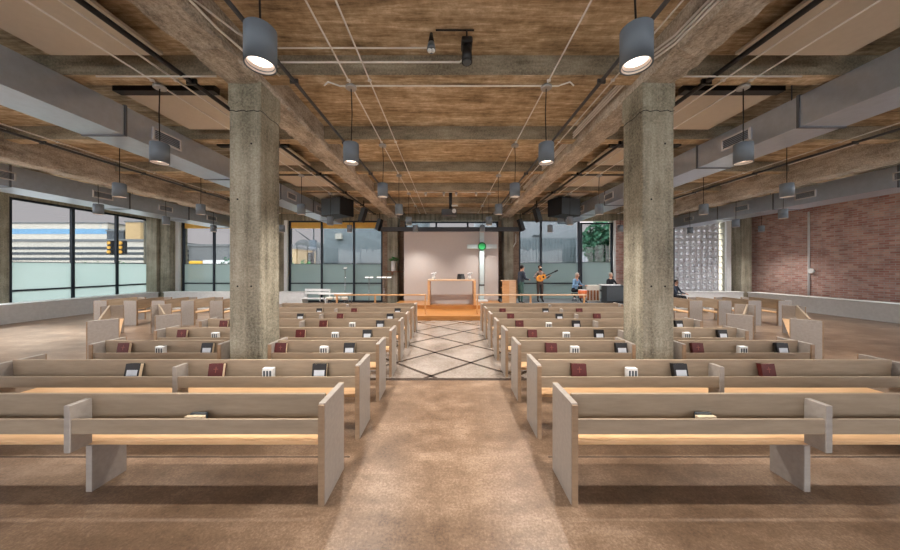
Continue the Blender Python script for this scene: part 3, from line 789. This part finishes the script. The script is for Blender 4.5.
# ------------------------------------------------------------------ people
def skin_body(name, verts, edges, mats, parent, root=0):
    """verts: (co, radius, material key)"""
    me = bpy.data.meshes.new(name+'_skeleton'); me.from_pydata([v[0] for v in verts], edges, []); me.update()
    ob = bpy.data.objects.new(name, me); C.objects.link(ob)
    sk = ob.modifiers.new('skin', 'SKIN'); sk.use_smooth_shade = True
    for i, v in enumerate(verts):
        d = me.skin_vertices[0].data[i]; r = v[1]; d.radius = (r, r) if not isinstance(r, tuple) else r; d.use_root = (i == root)
    ss = ob.modifiers.new('sub', 'SUBSURF'); ss.levels = 1; ss.render_levels = 1
    dg = bpy.context.evaluated_depsgraph_get(); dg.update()
    nm = bpy.data.meshes.new_from_object(ob.evaluated_get(dg)); nm.name = name
    bpy.data.objects.remove(ob); bpy.data.meshes.remove(me)
    keys = []
    for v in verts:
        if v[2] not in keys: keys.append(v[2])
    nm.materials.clear()
    for k in keys: nm.materials.append(M[k])
    segs = [(Vector(verts[a][0]), Vector(verts[b][0]), keys.index(verts[b][2])) for a, b in edges]
    for p in nm.polygons:
        c = p.center; best, bi = 1e9, 0
        for a, b, i in segs:
            d = b-a; tt = max(0, min(1, (c-a).dot(d)/max(1e-9, d.length_squared))); q = (c-a-d*tt).length
            if q < best: best, bi = q, i
        p.material_index = bi; p.use_smooth = True
    return link(name, nm, parent)

def person(loc, rz, label, top, bottom, hair, handL, handR, elbL, elbR, seated=False, hairlong=False, shoe='shoe', extra=None, lean=0, seat_h=.5, bulk=1.0):
    """local: faces -Y; z from the floor; hand/elbow positions in local space"""
    t = thing('person', label, 'person', (loc[0], loc[1], loc[2]+.012), rz)
    pel = Vector((0, 0, .95)) if not seated else Vector((0, .05, seat_h+.10))
    def P(x, y, z): return Vector((x, y-lean*(z), z))+pel
    V = []; E = []
    def add(co, r, m, par=None):
        V.append((tuple(co), r, m)); i = len(V)-1
        if par is not None: E.append((par, i))
        return i
    p0 = add(pel, (.15*bulk, .11*bulk), bottom)
    wst = add(P(0, 0, .14), (.14*bulk, .10*bulk), top, p0); ch = add(P(0, 0, .34), (.165*bulk, .11*bulk), top, wst); sh = add(P(0, .01, .47), (.12*bulk, .085*bulk), top, ch)
    nk = add(P(0, -.005, .56), .052, 'skin', sh); hd = add(P(0, -.02, .64), (.072, .085), 'skin', nk); h2 = add(P(0, -.015, .72), (.076, .092), 'skin', hd); add(P(0, -.01, .79), (.05, .06), 'skin', h2)
    ns = add(P(0, -.10, .68), .014, 'skin', h2)
    for s, el, ha in ((-1, elbL, handL), (1, elbR, handR)):
        so = add(P(s*.17, .01, .45), .062*bulk, top, sh)
        e = add(Vector(el), .044*bulk, top, so); w = add(Vector(el)+(Vector(ha)-Vector(el))*.82, .032*bulk, top, e)
        hb = Vector(ha); hn = add(hb, (.038, .02), 'skin', w)
        d = (hb-Vector(el)).normalized(); u = d.cross(Vector((0, 0, 1))); u = (u if u.length > .1 else Vector((1,0,0))).normalized(); v = d.cross(u)
        for k in range(4):
            o = (k-1.5)*.02; a1 = add(hb+d*.055+u*o, .010, 'skin', hn); add(hb+d*(.095-.008*abs(k-1.2))+u*o*1.1+v*.02, .008, 'skin', a1)
        th = add(hb+d*.02+u*.045, .011, 'skin', hn); add(hb+d*.055+u*.058+v*.01, .009, 'skin', th)
        hip = add(pel+Vector((s*.09, 0, -.06)), .10, bottom, p0)
        if seated:
            kn = add(pel+Vector((s*.13, -.42, -.03)), .068, bottom, hip); an = add(Vector((s*.13, -.40, .10)), .045, bottom, kn)
        else:
            kn = add(Vector((s*.105, -.015, .50)), .066, bottom, hip); an = add(Vector((s*.115, .01, .10)), .045, bottom, kn)
        ft = add(Vector(V[an][0])+Vector((0, -.04, -.055)), (.045, .042), shoe, an); add(Vector(V[an][0])+Vector((s*.01, -.16, -.068)), (.04, .03), shoe, ft)
    body = skin_body('body', V, E, None, t)
    hb = MB().mat(hair); c = P(0, .005, .735); hb.ball(c, .104, (.88, 1.05, .95), 3)
    # cut the face opening
    cut = [f for f in hb.bm.faces if (f.calc_center_median()-c).y < -.045 and (f.calc_center_median()-c).z < .045] + [f for f in hb.bm.faces if (f.calc_center_median()-c).z < -.055 and (f.calc_center_median()-c).y < .04]
    bmesh.ops.delete(hb.bm, geom=list(set(cut)), context='FACES')
    if hairlong: hb.ball(P(0, .07, .62), .09, (.95, .6, 1.4), 2)
    link('hair', hb, t)
    for s in (-1, 1):
        link('eye', MB().mat('white').ball(P(s*.032, -.098, .705), .012, sub=2), t); link('ear', MB().mat('skin').ball(P(s*.083, -.005, .69), .026, (.4, .8, 1.2), 2), t)
    link('mouth', MB().mat('emblem').ball(P(0, -.103, .645), .02, (1, .4, .3), 2), t)
    if extra: extra(t, P)
    return t
ZR = .35
def guitar_local():
    pass
# guitarist
def beard(t, P):
    link('beard', MB().mat('hair').ball(P(0, -.075, .635), .062, (1, .75, .95), 3), t)
person((px(540, 14.0), 14.0, ZR), .15, 'bearded person in a grey shirt standing with an acoustic guitar', 'brownshirt', 'trouser', 'hair',
       (-.20, -.26, 1.20), (.36, -.30, 1.27), (-.34, -.08, 1.16), (.34, -.05, 1.14), extra=beard)
g = thing('acoustic_guitar', 'orange acoustic guitar held by the bearded person', 'guitar', (px(540, 13.8)+.06, 13.70, ZR+1.20), .1)
gb = MB().mat('guitar'); b = bmesh.new(); n = 40; f0 = []; f1 = []
for k in range(n):
    a = 2*math.pi*k/n; xx = math.cos(a); r = .19*(1+.16*math.cos(2*a)) * (1.05 if xx < 0 else .82)*1.0
    x, z = 1.25*r*math.cos(a), .95*r*math.sin(a)*(1-.18*math.exp(-((math.cos(a)-.15)/.22)**2))
    f0.append(b.verts.new((x, -.045, z))); f1.append(b.verts.new((x, .045, z)))
b.faces.new(f0); b.faces.new(f1[::-1])
for k in range(n): b.faces.new((f0[k], f1[k], f1[(k+1)%n], f0[(k+1)%n]))
bmesh.ops.recalc_face_normals(b, faces=b.faces[:]); gb.join(b)
R = (0, -.42, 0)
def rot(o): o.rotation_euler = R; return o
rot(link('guitar_body', gb, g)); rot(link('sound_hole', MB().mat('dark').cyl((.06,-.044,0), (.06,-.049,0), .05, .05, 24, False), g)); rot(link('bridge', B('brownwood', -.14, -.10, -.055, -.045, -.06, .06), g))
rot(link('neck', B('hair', .17, .66, -.062, -.03, -.024, .024), g)); rot(link('headstock', B('hair', .66, .84, -.058, -.036, -.036, .036, bev=.006), g))
# person in dark jacket turned towards the guitarist
person((px(518, 13.3)+.13, 13.35, ZR), 1.9, 'person in a navy jacket standing side-on beside the bookcase', 'navy', 'teal', 'hair',
       (-.16, -.34, 1.10), (.16, -.34, 1.12), (-.27, -.08, 1.14), (.27, -.08, 1.14), bulk=1.3, lean=.12)
# seated drummer in blue
t = thing('drum_stool', 'black round stool under the person in the blue shirt', 'stool', (px(574.5, 14.3), 14.3, ZR))
link('seat', MB().mat('blackcloth').cyl((0,0,.33), (0,0,.395), .17, .17, 20), t); link('stool_base', MB().mat('chrome').cyl((0,0,0), (0,0,.33), .14, .03, 16), t)
person((px(574.5, 14.3), 14.25, ZR), .5, 'person in a pale blue shirt seated bent over the orange drum', 'blue', 'blackcloth', 'hairlight',
       (-.18, -.46, .80), (.22, -.46, .78), (-.30, -.16, .78), (.30, -.16, .78), seated=True, lean=.25, seat_h=.48)
t = thing('drum', 'orange hand drum in front of the person in blue', 'drum', (px(582.5, 13.45), 13.45, ZR))
link('drum_shell', MB().mat('orangedrum').lathe([(.13,.25), (.19,.42), (.19,.62)], 24), t); link('drum_head', MB().mat('white').cyl((0,0,.62), (0,0,.635), .195, .19, 24), t)
for k in range(3):
    a = k*2.09; link('leg', MB().mat('chrome').tube([(.14*math.cos(a), .14*math.sin(a), .45), (.24*math.cos(a), .24*math.sin(a), .012)], .014, 6), t)
# white cabinet with wooden slots, small stools
t = thing('music_cabinet', 'white cabinet with four tall brown wooden slots beside the piano', 'cabinet', (px(591.5, 14.35), 14.35, ZR))
link('cabinet_body', B('bldg_pale', -.33, .33, -.15, .15, 0, .80, bev=.01), t)
for k in range(4):
    link('wooden_slot', MB().mat('brownwood').prism([(-.17,.06), (-.15,.06), (-.15,.55), (-.17,.55)], -.285+k*.155, -.285+k*.155+.095), t)
t = thing('upright_piano', 'dark grey upright piano in front of the tree window', 'piano', (px(613.5, 13.6), 13.55, ZR))
link('case', B('piano', -.48, .5, -.25, .25, 0, .80, bev=.012), t); link('lid', B('piano', -.50, .52, -.28, .27, .80, .83, bev=.008), t)
link('plinth', B('black', -.46, .48, -.255, -.245, .02, .12), t)
link('key_shelf', B('piano', -.44, .46, .25, .48, .52, .62, bev=.01), t); link('keyboard', B('white', -.40, .42, .28, .46, .62, .635), t)
t = thing('keyboard_instrument', 'slim white electronic keyboard lying on the piano lid', 'keyboard', (7.56, 13.6, ZR+.83))
link('key_bed', B('white', -.45, .45, -.16, .12, 0, .055, bev=.01), t); link('keys', B('black', -.41, .41, -.13, -.02, .055, .062), t)
t = thing('piano_bench', 'black piano bench behind the upright piano', 'bench', (px(613, 14.4), 14.62, ZR))
link('seat', B('black', -.35, .35, -.17, .17, .345, .395), t)
for a in (-.3, .3):
    for b in (-.13, .13): link('leg', B('black', a-.025, a+.025, b-.025, b+.025, 0, .345), t)
person((px(613, 14.4), 14.58, ZR), .15, 'person in black and white clothes seated at the piano', 'blackcloth', 'blackcloth', 'hairlight',
       (-.15, -.36, .72), (.15, -.36, .72), (-.28, -.10, .78), (.28, -.10, .78), seated=True, lean=.05, seat_h=.48)
# person seated in a dark blue top beyond the column, on the brick side
t = thing('chair', 'black stool under the seated person in dark blue near the screen wall', 'stool', (px(675, 15.0), 15.0, 0))
link('seat', MB().mat('blackcloth').cyl((0,0,.31), (0,0,.375), .19, .19, 20), t); link('stool_base', MB().mat('chrome').cyl((0,0,0), (0,0,.31), .16, .03, 16), t)
person((px(675, 15.0), 14.95, 0), .5, 'person in a dark blue top seated low before the breeze-block screen', 'navy', 'blackcloth', 'hair',
       (-.18, -.40, .66), (.18, -.40, .66), (-.28, -.12, .72), (.28, -.12, .72), seated=True, lean=.1, seat_h=.46)
t = thing('microphone_stand', 'thin black microphone stand beside the seated person in dark blue', 'microphone stand', (px(678, 14.3), 14.3, 0))
link('stand_pole', MB().mat('black').tube([(0,0,.02), (0,0,1.5)], .014, 8), t); link('stand_base', MB().mat('black').cyl((0,0,0), (0,0,.03), .16, .15, 20), t)
link('boom', MB().mat('black').tube([(0,0,1.5), (-.32,0,1.62)], .012, 8), t); link('microphone', MB().mat('black').cyl((-.32,0,1.62), (-.44,0,1.64), .02, .03, 12), t)
# wall fittings on the brick wall
t = thing('wall_pipe', 'thin white vertical pipe with round bell on the brick wall', 'pipe', (XR-.05, 14.05, 0))
link('pipe', MB().mat('white').tube([(0,0,0), (0,0,4.75)], .04, 8), t); link('bell', MB().mat('white').cyl((-.01,-.12,1.86), (-.08,-.12,1.86), .13, .11, 16), t)
t = thing('downpipe', 'bent grey conduit down the far brick pier by the bookcase', 'pipe', (3.78, 16.84, 0))
link('pipe', MB().mat('steel').tube([(.12,0,4.0), (.12,0,3.5), (-.1,0,3.1), (-.1,0,0)], .035, 8), t)

# ------------------------------------------------------------------ outside
o = struct('ground', B('asphalt', -140, 140, YB+.35, 160, -.3, -.05), label='street outside'); 
struct('ground', B('asphalt', -140, XL-.35, -60, YB+.35, -.3, -.05)); struct('ground', B('asphalt', XR+.35, 140, -60, YB+.35, -.3, -.05)); struct('ground', B('asphalt', XL-.35, XR+.35, -60, YN-.35, -.3, -.05))
def building(name, lab, x0, x1, y0, y1, h, m, bands=None, bandm='bldg_dark', cat='building', faces=('front',)):
    t = thing(name, lab, cat, (0,0,0))
    link('building_wall', B(m, x0, x1, y0, y1, -.1, h), t)
    link('roof', B('bldg_grey', x0-.2, x1+.2, y0-.2, y1+.2, h, h+.4), t)
    if bands:
        z0, step, hb = bands
        z = z0
        while z+hb < h:
            link('window_band', B(bandm, x0-.06, x1+.06, y0-.06, y0+.3, z, z+hb), t); 
            link('window_band', B(bandm, x1-.3, x1+.06, y0, y1-.5, z, z+hb), t); z += step
    return t
building('parking_garage', 'long pale parking garage with dark open decks beyond the traffic light', -78, -48, 46, 70, 6.2, 'bldg_pale', (2.4, .85, .42))
building('office_tower', 'tan office tower rising behind the garage', -86.5, -82.5, 77, 83, 14.2, 'bldg_tan', None)
building('office_block', 'dark office block beside the tan tower', -91.5, -87, 77, 83, 11.8, 'bldg_dark', None)
building('apartment_block', 'cream block with blue sign strip seen over the garage', -122, -92.5, 78, 96, 14.0, 'bldg_pale', (11.2, 9, 1.4), 'blue_sign')
building('low_warehouse', 'low grey warehouse seen through the corner street window', -47, -33, 52, 64, 5.9, 'bldg_grey', None)
building('chimney_tower', 'narrow grey stair tower beside the low warehouse', -32.2, -30.4, 52, 55, 9, 'bldg_grey', None)
building('tan_building', 'small tan building beside the stair tower', -29.9, -25.5, 48, 55, 5.2, 'bldg_tan', None)
t = thing('church', 'distant pale church with arched front', 'church', (-33.6, 66.5, 0))
link('nave', B('bldg_grey', -2.6, 2.6, 0, 8, -.1, 6), t); a = MB().mat('bldg_grey').cyl((0,0,6), (0,8,6), 2.6, 2.6, 24, False); link('arched_roof', a, t); link('arched_window', MB().mat('bldg_pale').cyl((0,-.05,5.2), (0,0,5.2), 1.6, 1.6, 20), t)
link('bell_tower', B('bldg_grey', -4.6, -3.2, 0, 2, -.1, 7.6), t)
t = thing('truck', 'yellow-fronted delivery truck parked outside the corner street window', 'truck', (-28, 34.5, -.05))
link('cab', B('truckyellow', -3.2, -1.6, 0, 2.2, .5, 2.9, bev=.1), t); link('cargo_box', B('white', -1.5, 2.6, 0, 2.3, .7, 3.0, bev=.03), t)
for a in (-2.4, -.6, 1.8): link('wheel', MB().mat('black').cyl((a, -.02, .45), (a, .3, .45), .45, .45, 20), t)
link('windscreen', B('bldg_dark', -2.9, -1.9, -.02, .05, 1.7, 2.5), t)
# traffic lights
def signal(loc, lab, h, lit, rz=0, mast=True):
    t = thing('traffic_light', lab, 'traffic light', loc, rz, 'traffic lights outside')
    link('pole', MB().mat('steeldark').cyl((0,0,-.05), (0,0,h), .09, .07, 12), t)
    for k, sx_ in enumerate((-.5, .5)):
        hd = link('signal_head', B('black', sx_-.2, sx_+.2, -.16, .16, h-1.15, h+.05, bev=.03), t)
        for j in range(3):
            link('lamp', MB().mat(lit[j]).cyl((sx_, -.16, h-.17-.38*j), (sx_, -.24, h-.17-.38*j), .14, .14, 16), hd)
    return t
signal((-28.45, 24.7, 0), 'pair of black traffic signals outside the side street window', 4.3, ('amber', 'amber', 'amber'))
t = thing('traffic_light', 'single traffic signal and box on a mast seen beside the plant window', 'traffic light', (px(313.5, 30), 30, 0), 0, 'traffic lights outside')
link('pole', MB().mat('steeldark').cyl((0,0,-.05), (0,0,7.2), .1, .08, 12), t); link('mast_arm', MB().mat('steeldark').tube([(0,0,4.6), (-1.9,0,6.0)], .06, 8), t)
link('control_box', B('shade', -.28, .32, -.3, .1, 3.9, 4.9, bev=.03), t); hd = link('signal_head', B('black', -.55, -.12, -.2, .15, 2.3, 3.6, bev=.03), t)
for j in range(3): link('lamp', MB().mat('green' if j == 2 else 'bldg_dark').cyl((-.33, -.2, 3.35-.4*j), (-.33, -.27, 3.35-.4*j), .14, .14, 14), hd)
# planting
def shrub(loc, size, lab, n=260, name='shrub', cat='shrub', trunk=0, m='tree', group=None):
    t = thing(name, lab, cat, loc, 0, group)
    f = MB().mat(m); rx, ry, rz_ = size
    for k in range(n):
        a = random.uniform(0, 6.283); u = random.uniform(-1, 1); r = random.random()**.35
        p = Vector((rx*r*math.sqrt(1-u*u)*math.cos(a), ry*r*math.sqrt(1-u*u)*math.sin(a), trunk+rz_+rz_*r*u)); s = .13*max(rx, rz_)*random.uniform(.6, 1.2)
        d = Vector((random.uniform(-1,1), random.uniform(-1,1), random.uniform(-1,1))).normalized(); e = d.orthogonal().normalized(); w = d.cross(e)
        vs = [f.bm.verts.new(p+e*s), ]; vs += [f.bm.verts.new(p+w*s*.5), f.bm.verts.new(p-e*s), f.bm.verts.new(p-w*s*.5)]; f.bm.faces.new(vs)
    link('foliage', f, t)
    tr = MB().mat('bark').tube([(0,0,-.06), (.03*rx,0,trunk+rz_*.6), (-.05*rx,0,trunk+rz_*1.3)], .06*rx, 8)
    for k in range(3): a = k*2.1; tr.tube([(0,0,trunk+rz_*.5), (rx*.5*math.cos(a), ry*.5*math.sin(a), trunk+rz_*1.2)], .03*rx, 6)
    link('trunk', tr, t)
shrub((10.9, 20.5, 0), (1.4, 1.1, 1.6), 'bushy green tree behind the black framed window', 1500, 'tree', 'tree', 2.2)
for k, x in enumerate((-13.9, -12.75, -11.6)):
    shrub((x-1.2, 25.5, -.05), (.5, .6, 1.45), 'green shrub on the street beyond the plant window, %s from the grey building' % ORD[2-k], 200, group='street shrubs', m='leaf')
for k, x in enumerate((-33.4, -31.7, -30.0)):
    shrub((x-.6, 26.4+k*.2, -.05), (.75, .8, 1.35), 'green shrub under the traffic signals, %s from the garage end' % ORD[k], 200, group='shrubs under the traffic signals', m='leaf')
shrub((-20.5, 27, -.05), (.9, .8, 1.6), 'dark green shrub beside the street-side column window', 200)
# grey neighbouring buildings behind the chancel windows
t = thing('grey_building', 'plain grey building wall close behind the plant window', 'building', (0,0,0))
link('building_wall', B('metal_siding', -9.55, -2.0, 22.0, 30, -.1, 9), t); link('wall_base', B('bldg_dark', -9.56, -2.0, 21.96, 22.0, -.1, 2.4), t); link('wall_lantern', B('bldg_pale', px(336, 21.85), px(342, 21.85), 21.7, 21.98, 4.2, 4.6), t)
t = thing('grey_building', 'grey building with ribbed lower siding behind the guitarist', 'building', (0,0,0))
link('building_wall', B('siding', 2.6, 9.75, 22.0, 30, 4.28, 9), t)
sd = MB().mat('metal_siding'); sd.box(2.6, 9.75, 22.02, 30, -.1, 4.28)
x = 2.6
while x < 9.7: sd.box(x, x+.12, 21.96, 22.02, 2.3, 4.26); x += .24
link('ribbed_siding', sd, t); link('wall_base', B('bldg_dark', 2.6, 9.75, 21.94, 22.02, -.1, 2.3), t); link('wall_sign', B('bldg_dark', px(533, 21.9), px(541, 21.9), 21.9, 21.98, pz(236.5, 21.9), pz(235, 21.9)), t)
building('pale_warehouse', 'pale warehouse behind the tree and breeze-block screen', 10.5, 40, 34, 50, 5.4, 'siding', None)

# ------------------------------------------------------------------ world, camera
REAR_SKY = 2.6
w = bpy.data.worlds.new('overcast'); bpy.context.scene.world = w; w.use_nodes = True
nt = w.node_tree; nt.nodes.clear()
out = nt.nodes.new('ShaderNodeOutputWorld'); bg = nt.nodes.new('ShaderNodeBackground'); tc = nt.nodes.new('ShaderNodeTexCoord'); sp = nt.nodes.new('ShaderNodeSeparateXYZ')
rp = nt.nodes.new('ShaderNodeValToRGB'); e = rp.color_ramp.elements
e[0].position = 0.0; e[0].color = (1.15, 1.04, 1.06, 1); e[1].position = .22; e[1].color = (1.1, 1.05, 1.1, 1)
x = e.new(.5); x.color = (2.2, 2.3, 2.4, 1); x = e.new(1.0); x.color = (3.0, 3.1, 3.2, 1)
nt.links.new(tc.outputs['Generated'], sp.inputs[0]); nt.links.new(sp.outputs['Z'], rp.inputs['Fac']); nt.links.new(rp.outputs['Color'], bg.inputs['Color'])
# extra sky brightness added behind the camera, to fill the hall with light
mu = nt.nodes.new('ShaderNodeMath'); mu.operation = 'MULTIPLY_ADD'; mu.inputs[1].default_value = -REAR_SKY; mu.inputs[2].default_value = 1.0
mxm = nt.nodes.new('ShaderNodeMath'); mxm.operation = 'MAXIMUM'; mxm.inputs[1].default_value = 1.0
nt.links.new(sp.outputs['Y'], mu.inputs[0]); nt.links.new(mu.outputs[0], mxm.inputs[0]); nt.links.new(mxm.outputs[0], bg.inputs['Strength'])
nt.links.new(bg.outputs[0], out.inputs[0])

sl = bpy.data.lights.new('hazy_sun', 'SUN'); sl.energy = 9.0; sl.angle = math.radians(12); sl.color = (1, .99, .97)
so = bpy.data.objects.new('hazy_sun', sl); C.objects.link(so); so.location = (-30, 10, 40)
so.rotation_euler = Vector((.85, -.12, -.56)).to_track_quat('-Z', 'Y').to_euler()

cam = bpy.data.cameras.new('camera'); co = bpy.data.objects.new('camera', cam); C.objects.link(co)
co.location = (0, 0, CH); co.rotation_euler = (math.pi/2, 0, 0)
cam.sensor_width = 36; cam.sensor_fit = 'HORIZONTAL'; cam.lens = 36*F/900; cam.shift_x = (450-VX)/900; cam.shift_y = -(275-VY)/900
cam.clip_start = .05; cam.clip_end = 500
sc = bpy.context.scene; sc.camera = co
sc.view_settings.view_transform = 'Standard'; sc.view_settings.look = 'None'; sc.view_settings.gamma = 1; sc.view_settings.exposure = 0.65
sc.cycles.max_bounces = 8; sc.cycles.diffuse_bounces = 4; sc.cycles.transparent_max_bounces = 12
sc.cycles.use_denoising = True
